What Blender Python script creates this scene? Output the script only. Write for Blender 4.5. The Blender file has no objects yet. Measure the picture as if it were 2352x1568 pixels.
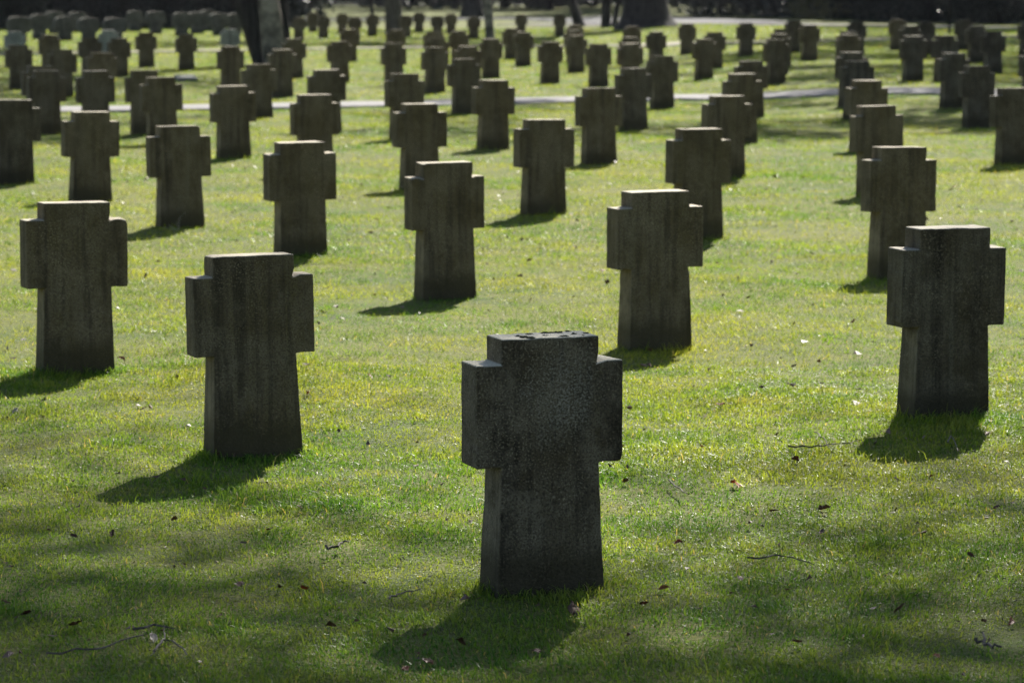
import bpy, bmesh, math, random
import numpy as np
from mathutils import Vector, Matrix, noise

R = math.radians
rnd = random.Random(7)
rng = np.random.default_rng(11)
scene = bpy.context.scene
COL = scene.collection

# ------------------------------------------------------------------ camera geometry
FPX, PITCH, HC = 7073.3, 0.114431, 1.6569       # focal length in px of a 2352 px wide picture
CXP, CYP = 1176.0, 784.0
CP, SP = math.cos(PITCH), math.sin(PITCH)
STONE_H = 0.72
ROW_ANGLE = 0.3836                               # the rows of crosses run right and away
SUN_EL, SUN_AZ = R(36.0), R(14.5)                # azimuth clockwise from +Y


def at(x, y, h=0.0):
    """Ground point (X, Y) under a picture point at height h."""
    a = (CYP - y) / FPX
    t = (h - HC) / (-SP + CP * a)
    return (x - CXP) / FPX * t, (CP + SP * a) * t


def tag(o, label=None, cat=None, group=None, kind=None):
    if label: o['label'] = label
    if cat: o['category'] = cat
    if group: o['group'] = group
    if kind: o['kind'] = kind
    return o


def link(name, me, mats, parent=None):
    o = bpy.data.objects.new(name, me)
    COL.objects.link(o)
    for m in (mats if isinstance(mats, (list, tuple)) else [mats]):
        if m and m.name not in [k.name for k in me.materials]:
            me.materials.append(m)
    if parent: o.parent = parent
    return o


def empty(name, loc):
    o = bpy.data.objects.new(name, None)
    o.empty_display_size = 0.2
    COL.objects.link(o)
    o.location = loc
    return o


def np_mesh(name, verts, faces_idx, sizes, smooth=False):
    me = bpy.data.meshes.new(name)
    nv = len(verts); nl = len(faces_idx); nf = len(sizes)
    me.vertices.add(nv); me.vertices.foreach_set('co', np.ascontiguousarray(verts, dtype=np.float32).ravel())
    me.loops.add(nl); me.loops.foreach_set('vertex_index', np.ascontiguousarray(faces_idx, dtype=np.int32))
    starts = np.zeros(nf, dtype=np.int32); starts[1:] = np.cumsum(sizes)[:-1]
    me.polygons.add(nf); me.polygons.foreach_set('loop_start', starts)
    me.polygons.foreach_set('use_smooth', np.full(nf, smooth))
    me.update(calc_edges=True)
    return me


# ------------------------------------------------------------------ materials
class NT:
    def __init__(self, name):
        self.m = bpy.data.materials.new(name)
        self.m.use_nodes = True
        self.t = self.m.node_tree
        self.t.nodes.clear()
        self.out = self.n('ShaderNodeOutputMaterial')

    def n(self, typ, **kw):
        nd = self.t.nodes.new(typ)
        for k, v in kw.items(): setattr(nd, k, v)
        return nd

    def set(self, nd, **kw):
        for k, v in kw.items():
            nd.inputs[k.replace('_', ' ')].default_value = v
        return nd

    def l(self, a, b): self.t.links.new(a, b)

    def noise(self, vec, scale, detail=4, rough=0.6, dist=0.0):
        nd = self.n('ShaderNodeTexNoise')
        nd.inputs['Scale'].default_value = scale
        nd.inputs['Detail'].default_value = detail
        nd.inputs['Roughness'].default_value = rough
        nd.inputs['Distortion'].default_value = dist
        if vec is not None: self.l(vec, nd.inputs['Vector'])
        return nd.outputs['Fac']

    def ramp(self, fac, stops):
        nd = self.n('ShaderNodeValToRGB')
        cr = nd.color_ramp
        while len(cr.elements) < len(stops): cr.elements.new(0.5)
        for e, (p, c) in zip(cr.elements, stops):
            e.position = p
            e.color = (c, c, c, 1) if isinstance(c, (int, float)) else (*c, 1)
        self.l(fac, nd.inputs['Fac'])
        return nd.outputs['Color']

    def mix(self, fac, a, b, mode='MIX'):
        nd = self.n('ShaderNodeMix', data_type='RGBA', blend_type=mode)
        for sock, v in ((nd.inputs[0], fac), (nd.inputs[6], a), (nd.inputs[7], b)):
            if hasattr(v, 'is_output'): self.l(v, sock)
            elif isinstance(v, (int, float)): sock.default_value = v if sock == nd.inputs[0] else (v, v, v, 1)
            else: sock.default_value = (*v, 1)
        return nd.outputs[2]

    def math(self, op, a, b=0.0):
        nd = self.n('ShaderNodeMath', operation=op)
        for i, v in enumerate((a, b)):
            if hasattr(v, 'is_output'): self.l(v, nd.inputs[i])
            else: nd.inputs[i].default_value = v
        return nd.outputs[0]

    def mapping(self, vec, scale):
        nd = self.n('ShaderNodeMapping')
        nd.inputs['Scale'].default_value = scale
        self.l(vec, nd.inputs['Vector'])
        return nd.outputs[0]

    def bsdf(self, color, rough=0.8, spec=0.3, bump=None, strength=0.3, dist=0.01):
        b = self.n('ShaderNodeBsdfPrincipled')
        if hasattr(color, 'is_output'): self.l(color, b.inputs['Base Color'])
        else: b.inputs['Base Color'].default_value = (*color, 1)
        if hasattr(rough, 'is_output'): self.l(rough, b.inputs['Roughness'])
        else: b.inputs['Roughness'].default_value = rough
        b.inputs['Specular IOR Level'].default_value = spec
        if bump is not None:
            bn = self.n('ShaderNodeBump')
            bn.inputs['Strength'].default_value = strength
            bn.inputs['Distance'].default_value = dist
            self.l(bump, bn.inputs['Height'])
            self.l(bn.outputs[0], b.inputs['Normal'])
        return b

    def done(self, sh):
        self.l(sh.outputs[0], self.out.inputs['Surface'])
        return self.m


def stone_material(name, base, light, moss, top, top_amount=0.85, lichen=0.0):
    k = NT(name)
    tc = k.n('ShaderNodeTexCoord'); oi = k.n('ShaderNodeObjectInfo')
    off = k.n('ShaderNodeVectorMath', operation='SCALE')
    off.inputs[0].default_value = (37.0, 19.0, 53.0)
    k.l(oi.outputs['Random'], off.inputs['Scale'])
    add = k.n('ShaderNodeVectorMath', operation='ADD')
    k.l(tc.outputs['Object'], add.inputs[0]); k.l(off.outputs[0], add.inputs[1])
    v = add.outputs[0]
    streak = k.noise(k.mapping(v, (11.0, 11.0, 0.55)), 1.5, 4, 0.6, 0.15)
    streak2 = k.noise(k.mapping(v, (30.0, 30.0, 1.6)), 1.4, 3, 0.6, 0.1)
    cloud = k.noise(v, 4.0, 4, 0.6)
    fine = k.noise(v, 170.0, 3, 0.6)
    speck = k.noise(v, 150.0, 3, 0.6)
    blotch = k.noise(k.mapping(v, (1.0, 1.0, 0.7)), 7.0, 5, 0.6)
    c = k.mix(k.ramp(streak, [(0.42, 0.0), (0.64, 1.0)]), base, moss)
    c = k.mix(k.ramp(cloud, [(0.42, 0.0), (0.66, 0.9)]), c, light)
    c = k.mix(k.ramp(cloud, [(0.30, 0.6), (0.42, 0.0)]), c, [x * 0.45 for x in base])
    dark = [x * 0.27 for x in base]
    c = k.mix(k.ramp(streak, [(0.32, 0.8), (0.46, 0.0)]), c, dark)
    c = k.mix(k.ramp(streak, [(0.56, 0.0), (0.70, 0.55)]), c, [light[0] * .95, light[1], light[2] * 1.05])
    c = k.mix(k.ramp(streak2, [(0.34, 0.55), (0.50, 0.0)]), c, dark)
    # pale lichen crumbs, denser inside soft patches
    patch = k.ramp(blotch, [(0.44 - 0.10 * lichen, 0.16), (0.66 - 0.10 * lichen, 1.0)])
    broad = k.noise(k.mapping(v, (1.0, 1.0, 0.8)), 13.0, 6, 0.68)
    c = k.mix(k.ramp(broad, [(0.50 - 0.05 * lichen, 0.0), (0.68 - 0.05 * lichen, 0.45 + 0.25 * lichen)]), c, [x * 1.25 for x in light])
    crumbs_ = k.ramp(speck, [(0.53, 0.0), (0.63, 1.0)])
    c = k.mix(k.math('MULTIPLY', k.math('MULTIPLY', patch, crumbs_), 0.7), c, [min(1, x * 2.0) for x in light])
    if lichen:      # one big pale crust high on the face
        dv = k.n('ShaderNodeVectorMath', operation='DISTANCE')
        k.l(k.mapping(tc.outputs['Object'], (1.0, 0.0, 0.75)), dv.inputs[0]); dv.inputs[1].default_value = (0.035, 0.0, 0.42)
        rad = k.math('ADD', dv.outputs['Value'], k.math('ADD', k.math('MULTIPLY', broad, 0.22), k.math('MULTIPLY', streak, 0.14)))
        crust = k.math('MULTIPLY', k.ramp(rad, [(0.19, 1.0), (0.30, 0.0)]), k.ramp(speck, [(0.42, 0.05), (0.56, 1.0)]))
        c = k.mix(k.math('MULTIPLY', crust, 0.62), c, (0.29, 0.27, 0.22))
    c = k.mix(k.ramp(fine, [(0.36, 0.7), (0.54, 0.0)]), c, [x * 0.3 for x in base])
    # flanks sheltered under the arms stay cleaner and paler
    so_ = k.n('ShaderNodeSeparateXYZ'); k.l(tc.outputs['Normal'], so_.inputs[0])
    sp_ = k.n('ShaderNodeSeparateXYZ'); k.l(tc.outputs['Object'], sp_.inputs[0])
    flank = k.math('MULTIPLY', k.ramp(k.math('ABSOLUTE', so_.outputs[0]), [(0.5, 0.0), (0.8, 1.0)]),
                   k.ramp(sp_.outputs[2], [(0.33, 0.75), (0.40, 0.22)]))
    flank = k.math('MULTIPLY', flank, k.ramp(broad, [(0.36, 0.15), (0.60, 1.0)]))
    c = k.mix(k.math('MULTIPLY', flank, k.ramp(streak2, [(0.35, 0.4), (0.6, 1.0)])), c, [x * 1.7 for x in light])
    # damp earth-stained foot
    foot = k.math('ADD', sp_.outputs[2], k.math('MULTIPLY', broad, -0.16))
    c = k.mix(k.ramp(foot, [(0.0, 0.75), (0.07, 0.0)]), c, [base[0] * .42, base[1] * .45, base[2] * .36])
    # upward faces paler: sunlit sheen put into the colour, flecked with dark growth
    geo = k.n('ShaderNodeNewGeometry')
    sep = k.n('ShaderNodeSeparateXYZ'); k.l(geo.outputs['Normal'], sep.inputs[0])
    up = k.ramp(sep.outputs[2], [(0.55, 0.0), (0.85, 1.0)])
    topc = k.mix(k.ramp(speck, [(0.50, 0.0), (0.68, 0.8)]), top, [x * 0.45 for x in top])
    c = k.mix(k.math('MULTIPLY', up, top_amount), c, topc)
    hgt = k.math('ADD', k.math('MULTIPLY', fine, 0.6), k.math('ADD', k.math('MULTIPLY', speck, 0.7), blotch))
    return k.done(k.bsdf(c, 0.85, 0.25, hgt, 0.65, 0.006))


M = {}
M['stone'] = stone_material('weathered_stone', (0.106, 0.080, 0.043), (0.160, 0.130, 0.084), (0.102, 0.077, 0.029), (0.44, 0.385, 0.285))
M['stone_dark'] = stone_material('dark_weathered_stone', (0.064, 0.049, 0.029), (0.130, 0.110, 0.078), (0.058, 0.044, 0.019), (0.40, 0.36, 0.28))
M['stone_lichen'] = stone_material('lichened_dark_stone', (0.064, 0.048, 0.027), (0.140, 0.117, 0.080), (0.064, 0.047, 0.019), (0.62, 0.57, 0.43), 0.9, 1.0)
M['stone_grey'] = stone_material('grey_stone', (0.088, 0.088, 0.078), (0.125, 0.124, 0.11), (0.07, 0.068, 0.05), (0.3, 0.28, 0.24))
M['stone_pale'] = stone_material('pale_grey_stone', (0.22, 0.235, 0.24), (0.28, 0.295, 0.29), (0.18, 0.19, 0.18), (0.34, 0.34, 0.30))


def grass_material(name, near=True):
    k = NT(name)
    geo = k.n('ShaderNodeNewGeometry')
    pos = geo.outputs['Position']
    at_ = k.n('ShaderNodeAttribute', attribute_name='tint')
    big = k.noise(pos, 0.55, 4, 0.6)
    mid = k.noise(pos, 2.6, 4, 0.65)
    c = k.mix(k.ramp(big, [(0.42, 0.0), (0.60, 1.0)]), (0.100, 0.212, 0.020), (0.300, 0.322, 0.036))
    c = k.mix(k.ramp(mid, [(0.50, 0.0), (0.66, 0.85)]), c, (0.34, 0.335, 0.070))
    c = k.mix(k.ramp(mid, [(0.34, 0.7), (0.46, 0.0)]), c, (0.062, 0.150, 0.022))
    # near end of the lawn greener: its shade tone put into the colour
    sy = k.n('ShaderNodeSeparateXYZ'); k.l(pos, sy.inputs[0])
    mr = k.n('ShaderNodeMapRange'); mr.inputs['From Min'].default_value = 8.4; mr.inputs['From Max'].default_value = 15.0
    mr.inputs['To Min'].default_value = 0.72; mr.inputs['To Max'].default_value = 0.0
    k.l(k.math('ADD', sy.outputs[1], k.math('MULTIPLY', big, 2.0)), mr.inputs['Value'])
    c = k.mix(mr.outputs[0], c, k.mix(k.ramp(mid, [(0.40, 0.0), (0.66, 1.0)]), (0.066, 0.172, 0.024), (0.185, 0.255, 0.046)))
    c = k.mix(k.ramp(at_.outputs['Fac'], [(0.0, 0.85), (0.42, 0.0)]), c, (0.026, 0.080, 0.013))
    c = k.mix(k.ramp(at_.outputs['Fac'], [(0.60, 0.0), (0.95, 0.32)]), c, (0.35, 0.42, 0.10))
    c = k.mix(k.ramp(at_.outputs['Fac'], [(0.978, 0.0), (0.985, 0.85)]), c, (0.48, 0.36, 0.16))
    b = k.bsdf(c, 0.42, 0.14)
    tr = k.n('ShaderNodeBsdfTranslucent')
    ct = k.mix(1.0, c, (1.2, 1.15, 0.55), 'MULTIPLY')
    k.l(ct, tr.inputs['Color'])
    mx = k.n('ShaderNodeMixShader'); mx.inputs[0].default_value = 0.52
    k.l(b.outputs[0], mx.inputs[1]); k.l(tr.outputs[0], mx.inputs[2])
    return k.done(mx)


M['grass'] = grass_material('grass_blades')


def ground_material():
    k = NT('lawn_soil_and_moss')
    geo = k.n('ShaderNodeNewGeometry'); pos = geo.outputs['Position']
    big = k.noise(pos, 0.5, 4, 0.6); mid = k.noise(pos, 3.0, 5, 0.65); fine = k.noise(pos, 60, 3, 0.6)
    c = k.mix(k.ramp(big, [(0.36, 0.0), (0.66, 1.0)]), (0.055, 0.085, 0.016), (0.125, 0.130, 0.026))
    c = k.mix(k.ramp(mid, [(0.40, 0.0), (0.70, 0.7)]), c, (0.16, 0.145, 0.04))
    c = k.mix(k.ramp(mid, [(0.30, 0.8), (0.40, 0.0)]), c, (0.06, 0.047, 0.03))
    c = k.mix(k.ramp(fine, [(0.30, 0.7), (0.55, 0.0)]), c, (0.045, 0.06, 0.015))
    return k.done(k.bsdf(c, 0.95, 0.15, fine, 0.8, 0.02))


M['ground'] = ground_material()


def simple(name, c1, c2, scale=20, rough=0.85, spec=0.25, bump=0.4, stretch=(1, 1, 1), lo=0.35, hi=0.65, dist=0.01):
    k = NT(name)
    tc = k.n('ShaderNodeTexCoord')
    v = k.mapping(tc.outputs['Object'], stretch)
    f = k.noise(v, scale, 5, 0.65)
    c = k.mix(k.ramp(f, [(lo, 0.0), (hi, 1.0)]), c1, c2)
    return k.done(k.bsdf(c, rough, spec, f, bump, dist))


M['path'] = simple('pale_gravel', (0.135, 0.13, 0.128), (0.215, 0.208, 0.205), 9, 0.9, 0.2)
M['track'] = simple('worn_gravel', (0.13, 0.12, 0.075), (0.26, 0.235, 0.185), 3, 0.9, 0.2)
M['far_path'] = simple('far_gravel', (0.065, 0.061, 0.059), (0.105, 0.10, 0.097), 3, 0.9, 0.2)
M['road'] = simple('grey_asphalt', (0.05, 0.05, 0.054), (0.085, 0.085, 0.088), 5, 0.9, 0.15)
M['bark_dark'] = simple('dark_bark', (0.014, 0.014, 0.014), (0.045, 0.043, 0.040), 7, 0.9, 0.15, 1.0, (1.5, 1.5, 0.35), dist=0.05)
M['bark_brown'] = simple('brown_bark', (0.05, 0.045, 0.038), (0.12, 0.11, 0.095), 7, 0.9, 0.15, 1.0, (1.5, 1.5, 0.4), dist=0.04)
M['bark_pale'] = simple('pale_bark', (0.075, 0.068, 0.055), (0.26, 0.235, 0.195), 2.2, 0.8, 0.2, 0.8, (1.2, 1.2, 1.8), 0.42, 0.6, dist=0.02)
M['leaf_dark'] = simple('evergreen_leaves', (0.008, 0.016, 0.012), (0.022, 0.036, 0.024), 3, 0.5, 0.3, 0.0)
M['leaf_olive'] = simple('olive_leaves', (0.10, 0.10, 0.02), (0.16, 0.15, 0.03), 3, 0.35, 0.5, 0.0)
M['moss'] = simple('dark_moss', (0.03, 0.032, 0.018), (0.07, 0.068, 0.045), 90, 0.95, 0.1)
M['twig'] = simple('grey_twig', (0.045, 0.037, 0.028), (0.13, 0.112, 0.09), 30, 0.8)
M['deadleaf'] = simple('brown_dead_leaf', (0.055, 0.028, 0.016), (0.13, 0.065, 0.035), 40, 0.55, 0.4)
M['redleaf'] = simple('red_brown_dead_leaf', (0.16, 0.042, 0.016), (0.26, 0.085, 0.03), 40, 0.55, 0.4)
M['paleleaf'] = simple('pale_dead_leaf', (0.30, 0.26, 0.21), (0.48, 0.43, 0.37), 40, 0.55, 0.4)

# ------------------------------------------------------------------ ground
def hgt(x, y):
    """gentle unevenness of the lawn (metres)"""
    m = (0.012 * np.sin(x * 1.7 + 0.6 * np.sin(y * 0.9)) * np.cos(y * 1.1 + 0.4)
         + 0.008 * np.sin(x * 3.9 + y * 2.3)) * np.clip((70 - y) / 30, 0, 1)
    return m * np.clip((14.5 - np.abs(x)) / 2, 0, 1) * np.clip((y - 2) / 2, 0, 1) + rise(x, y)


def rise(x, y):
    """the field climbs a little towards the far right"""
    a = np.clip((x - 2.6) / 3.4, 0, 1); b = np.clip((y - 34) / 13, 0, 1)
    return 0.185 * a * a * (3 - 2 * a) * b * b * (3 - 2 * b)


def on_ground(x, y, h=0.0):
    """point under a picture point at height h above the lawn, following the rise"""
    z = 0.0
    for _ in range(12):
        X, Y = at(x, y, h + z)
        z = 0.5 * z + 0.5 * float(rise(np.float64(X), np.float64(Y)))
    return X, Y


def build_ground():
    xs = np.concatenate([np.linspace(-400, -14, 24)[:-1], np.linspace(-14, 14, 141), np.linspace(14, 400, 24)[1:]])
    ys = np.concatenate([np.linspace(-60, 3, 10)[:-1], np.linspace(3, 60, 286), np.linspace(60, 900, 60)[1:]])
    X, Y = np.meshgrid(xs, ys)
    Z = hgt(X, Y)
    nx, ny = len(xs), len(ys)
    v = np.stack([X, Y, Z], -1).reshape(-1, 3)
    i, j = np.meshgrid(np.arange(nx - 1), np.arange(ny - 1))
    a = (j * nx + i).ravel()
    f = np.stack([a, a + 1, a + nx + 1, a + nx], -1)
    me = np_mesh('lawn', v, f.ravel(), np.full(len(f), 4), True)
    return tag(link('lawn_ground', me, M['ground']), 'mossy green lawn between the rows of stone crosses', 'lawn', kind='structure')


build_ground()


def gz(x, y): return float(hgt(np.float64(x), np.float64(y)))


def rz(x, y): return float(rise(np.float64(x), np.float64(y)))


PATHS = []


def strip(name, pts, width, mat, label, cat, z=0.03, wob=0.05, extend=30):
    P = [Vector(on_ground(*p)).to_2d() for p in pts]
    d0 = (P[0] - P[1]).normalized(); d1 = (P[-1] - P[-2]).normalized()
    P = [P[0] + d0 * extend] + P + [P[-1] + d1 * extend]
    Q = []
    for a, b in zip(P[:-1], P[1:]):
        n = max(2, int((b - a).length / 0.6))
        for i in range(n): Q.append(a.lerp(b, i / n))
    Q.append(P[-1])
    bm = bmesh.new(); prev = None
    for i, q in enumerate(Q):
        t = (Q[min(i + 1, len(Q) - 1)] - Q[max(i - 1, 0)]).normalized()
        nrm = Vector((-t.y, t.x))
        wa = width / 2 + rnd.uniform(-wob, wob); wb = width / 2 + rnd.uniform(-wob, wob)
        cur = []
        for off, zz in ((wa, -0.03), (wa - 0.03, z), (0, z + 0.012), (-wb + 0.03, z), (-wb, -0.03)):
            c = q + nrm * off
            cur.append(bm.verts.new((c.x, c.y, zz + rz(c.x, c.y))))
        if prev:
            for s in range(4): bm.faces.new((prev[s], prev[s + 1], cur[s + 1], cur[s]))
        prev = cur
    bmesh.ops.recalc_face_normals(bm, faces=bm.faces)
    me = bpy.data.meshes.new(name); bm.to_mesh(me); bm.free()
    o = link(name, me, mat)
    tag(o, label, cat, kind='structure')
    PATHS.append((np.array([(q.x, q.y) for q in Q]), width / 2))
    return o


strip('gravel_path', [(200, 254), (640, 246), (1000, 240), (1250, 233), (1545, 226), (1840, 218), (2100, 211)], 1.65, M['path'],
      'pale gravel path crossing the lawn behind the nearer crosses', 'path')
strip('gravel_track', [(420, 119), (833, 112), (1410, 106), (1676, 100), (2013, 92)], 1.3, M['track'],
      'thin worn gravel track crossing the lawn farther back', 'path', wob=0.35)
strip('far_path', [(1535, 53), (1641, 55), (1760, 56.5), (1906, 59), (2011, 61), (2295, 64.5)], 3.0, M['far_path'],
      'pale path in front of the dark shrubs at the right', 'path', extend=12)
strip('asphalt_road', [(800, 46), (1000, 45), (1155, 44), (1300, 44.5), (1440, 43)], 7.0, M['road'],
      'grey road passing behind the tree trunks', 'road', extend=20)
strip('far_road', [(640, 11), (800, 11), (960, 11)], 16.0, M['road'], 'distant road near the top edge on the left', 'road', extend=30)

# ------------------------------------------------------------------ grave crosses
def cross_mesh(name, mat, seed, W=0.432, head=0.288, ah=0.285, neck=0.072, foot=0.318, depth=0.125, rough=0.0016, seg=0.03, sunk=0.08):
    r = random.Random(seed)
    Hh = STONE_H
    j = lambda s: r.uniform(-s, s)
    hw, aw, fw = head / 2 + j(.003), W / 2 + j(.004), foot / 2 + j(.004)
    zt, za, zb = Hh + j(.002), Hh - neck + j(.005), Hh - neck - ah + j(.006)
    pts = [(-fw, -sunk), (fw, -sunk), (hw + .002, zb), (aw, zb), (aw, za), (hw, za), (hw, zt), (-hw, zt), (-hw, za), (-aw, za), (-aw, zb), (-hw - .002, zb)]
    out = []
    for (x0, z0), (x1, z1) in zip(pts, pts[1:] + pts[:1]):
        n = max(1, int(math.hypot(x1 - x0, z1 - z0) / seg))
        for i in range(n):
            t = i / n
            out.append((x0 + (x1 - x0) * t, z0 + (z1 - z0) * t))
    bm = bmesh.new()
    ring = []
    for side in (-1, 1):
        vs = []
        for x, z in out:
            d = depth / 2 + (0.012 * max(0, (zb - z)) / zb)
            vs.append(bm.verts.new((x, side * d, z)))
        ring.append(vs)
    n = len(out)
    bm.faces.new(ring[0]); bm.faces.new(ring[1][::-1])
    for i in range(n):
        bm.faces.new((ring[0][(i + 1) % n], ring[0][i], ring[1][i], ring[1][(i + 1) % n]))
    bmesh.ops.recalc_face_normals(bm, faces=bm.faces)
    bmesh.ops.bisect_plane(bm, geom=bm.verts[:] + bm.edges[:] + bm.faces[:], dist=1e-5, plane_co=(0, 0, zb), plane_no=(0, 0, 1))
    ed = [e for e in bm.edges if len(e.link_faces) == 2 and e.calc_face_angle(0) > 0.5]
    bmesh.ops.bevel(bm, geom=ed, offset=0.0055 if rough > 0.0018 else 0.006, segments=3 if rough > 0.0018 else 2, profile=0.55, affect='EDGES', clamp_overlap=True)
    flat = {v: v.co.y for v in bm.verts if abs(abs(v.co.y) - depth / 2 - 0.012 * max(0, zb - v.co.z) / zb) < 2e-4}
    for v in bm.verts:
        p = v.co * 14 + Vector((seed * 3.1, 0, 0))
        q = v.co * 45 + Vector((0, seed * 1.7, 0))
        v.co += noise.noise_vector(p) * rough * .75 + noise.noise_vector(q) * rough * .7
    if rough > 0.0018:
        for q in range(9):
            cx, cz = r.choice(pts[2:])
            side = r.choice((-1, 1, 1))
            c0 = Vector((cx + r.uniform(-.05, .05) * (q % 3), -depth / 2 * side, cz + r.uniform(-.05, .05) * (q % 3)))
            rr = r.uniform(.012, .026)
            for v in bm.verts:
                d_ = (v.co - c0).length
                if d_ < rr: v.co += (Vector((0, 0, .42)) - v.co).normalized() * (1 - d_ / rr) * rr * .38
    for v, y_ in flat.items(): v.co.y = math.copysign(depth / 2 + 0.012 * max(0, zb - v.co.z) / zb, y_)
    bmesh.ops.triangulate(bm, faces=[f for f in bm.faces if len(f.verts) > 4], ngon_method='EAR_CLIP')
    me = bpy.data.meshes.new(name); bm.to_mesh(me); bm.free()
    me.materials.append(mat)
    return me


ORD = ['zeroth', 'first', 'second', 'third', 'fourth', 'fifth', 'sixth', 'seventh', 'eighth', 'ninth', 'tenth', 'eleventh', 'twelfth', 'thirteenth', 'fourteenth',
       'fifteenth', 'sixteenth', 'seventeenth', 'eighteenth', 'nineteenth', 'twentieth', 'twenty-first', 'twenty-second', 'twenty-third', 'twenty-fourth', 'twenty-fifth',
       'twenty-sixth', 'twenty-seventh', 'twenty-eighth', 'twenty-ninth', 'thirtieth', 'thirty-first', 'thirty-second', 'thirty-third', 'thirty-fourth', 'thirty-fifth',
       'thirty-sixth', 'thirty-seventh', 'thirty-eighth', 'thirty-ninth', 'fortieth', 'forty-first', 'forty-second', 'forty-third', 'forty-fourth', 'forty-fifth']

# picture x of the top, top y, base y (0 where hidden), own label
NEAR = [
    (1258, 773, 1352, 'large dark stone cross nearest the camera, speckled with pale lichen'),
    (585, 588, 1043, 'dark stone cross to the left of the nearest cross, long shadow over mottled grass'),
    (172, 466, 858, 'stone cross at the left edge whose shadow runs out of the picture'),
    (2184, 523, 976, 'dark stone cross at the right edge with a paler left flank'),
    (1508, 439, 797, 'stone cross directly behind the right shoulder of the nearest cross'),
    (1028, 374, 684, 'brown-streaked stone cross standing clear in the middle, left-behind the nearest cross'),
    (693, 327, 588, 'stone cross with dark vertical stains above the head of the left foreground cross'),
    (415, 290, 522, 'stone cross with a dry stalk at its foot, left of centre'),
    (207, 257, 460, 'stone cross standing just above the left edge cross'),
    (33, 229, 424, 'dark stone cross cut off by the left edge of the picture'),
    (2066, 338, 640, 'mossy stone cross just behind the dark cross at the right edge'),
    (1603, 296, 550, 'brownish stone cross partly behind the cross right of centre'),
    (1253, 275, 495, 'stone cross standing free on bright grass right above the nearest cross'),
    (967, 238, 437, 'stone cross half hidden behind the brown-streaked middle cross'),
    (726, 218, 400, 'grey stone cross whose foot hides behind the dark-stained cross'),
    (538, 197, 364, 'stone cross with a brightly sunlit top before the pale path'),
    (374, 178, 333, None), (220, 163, 0, None),
    (2017, 244, 0, 'stone cross peeking out behind the mossy cross on the right'),
    (1667, 220, 410, None), (1380, 203, 379, None), (1135, 184, 345, None), (931, 170, 0, None),
    (753, 160, 0, None), (598, 148, 270, None), (1988, 185, 0, None), (1703, 170, 329, None),
    (2328, 202, 384, 'very dark stone cross cut off by the right edge of the picture'),
]
FAR = [(44, 104), (34.6, 73, 'p'), (114.6, 80.6), (143, 114), (208, 88), (249.6, 70, 'p'), (275, 88), (234, 121), (337, 75.5), (429, 79), (530, 107), (530, 67, 'p'),
       (92, 152), (107.5, 162.5), (333, 162.5), (649, 114), (677, 89.6), (687, 41), (719, 29.4), (743, 37), (787, 32), (816, 39.7), (804, 68), (782, 95), (856, 34.6),
       (910, 69), (906, 100), (933, 36), (963, 29.4), (1006, 37), (1037, 32), (997, 73), (1004, 87), (1000, 109), (1055, 71.7), (1078, 106), (1069, 135.7), (1089, 38.4),
       (1129, 89.6), (1177, 65), (1203, 74), (1198, 33), (1286, 34.6), (1265, 96), (1322, 57.6), (1320, 69.6), (1325, 82), (1377, 101), (1453, 61), (1503, 73), (1449, 86),
       (1450, 100), (1518, 129), (1459, 157), (1574, 55), (1613, 89.6), (1637, 74), (1709.6, 53.8), (1819, 47.6), (1856, 57.4), (1794, 67), (1786, 78), (1779, 91),
       (1723, 140), (1965, 50.4), (1945, 73), (1947, 80), (1952, 120), (1966, 141), (2057, 45), (2087, 60), (2095, 82.6), (2123, 50), (2166.6, 82.6), (2186, 123),
       (2209, 45), (2238, 60), (2279, 73), (2242, 152.6), (2356, 52), (2373, 116)]
# broad rounded stones in the shade before the hedge, far left
BROAD = [(43, 43), (90, 38), (126, 31), (148, 40), (177, 29), (203, 41), (264, 42), (309, 28), (357, 31), (417, 34), (452, 31), (477, 28), (503, 33), (540, 32)]

cross_variants = {}
for key in ('stone', 'stone_dark', 'stone_pale'):
    cross_variants[key] = [cross_mesh('cross_stone', M[key], 20 + i, W=0.432 + rnd.uniform(-.006, .006)) for i in range(4)]


def broad_mesh(name, mat, seed):
    """a squat stone cross with wide rounded shoulders"""
    r = random.Random(seed)
    bm = bmesh.new()
    w, nz = 0.60 + r.uniform(-.04, .04), 0.74
    pts = [(-0.19, -0.08), (0.19, -0.08), (0.17, 0.27), (w / 2 - .03, 0.31)]
    for i in range(9):
        a = i / 8 * math.pi
        pts.append((w / 2 * math.copysign(abs(math.cos(a)) ** 0.6, math.cos(a)), 0.44 + 0.29 * math.sin(a) ** 0.75))
    pts += [(-w / 2 + .03, 0.31), (-0.17, 0.27)]
    f = [bm.verts.new((x, -0.075, z)) for x, z in pts]
    b = [bm.verts.new((x, 0.075, z)) for x, z in pts]
    n = len(pts)
    bm.faces.new(f); bm.faces.new(b[::-1])
    for i in range(n): bm.faces.new((f[(i + 1) % n], f[i], b[i], b[(i + 1) % n]))
    bmesh.ops.recalc_face_normals(bm, faces=bm.faces)
    ed = [e for e in bm.edges if e.calc_face_angle(0) > 0.9]
    bmesh.ops.bevel(bm, geom=ed, offset=0.012, segments=2, profile=0.6, affect='EDGES', clamp_overlap=True)
    me = bpy.data.meshes.new(name); bm.to_mesh(me); bm.free()
    me.materials.append(mat)
    return me


CROSSES = []   # (x, y)
rows = {}
E1 = Vector((-math.sin(ROW_ANGLE), math.cos(ROW_ANGLE))); E2 = Vector((math.cos(ROW_ANGLE), math.sin(ROW_ANGLE)))
P0 = Vector((0.096, 8.333))


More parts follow.
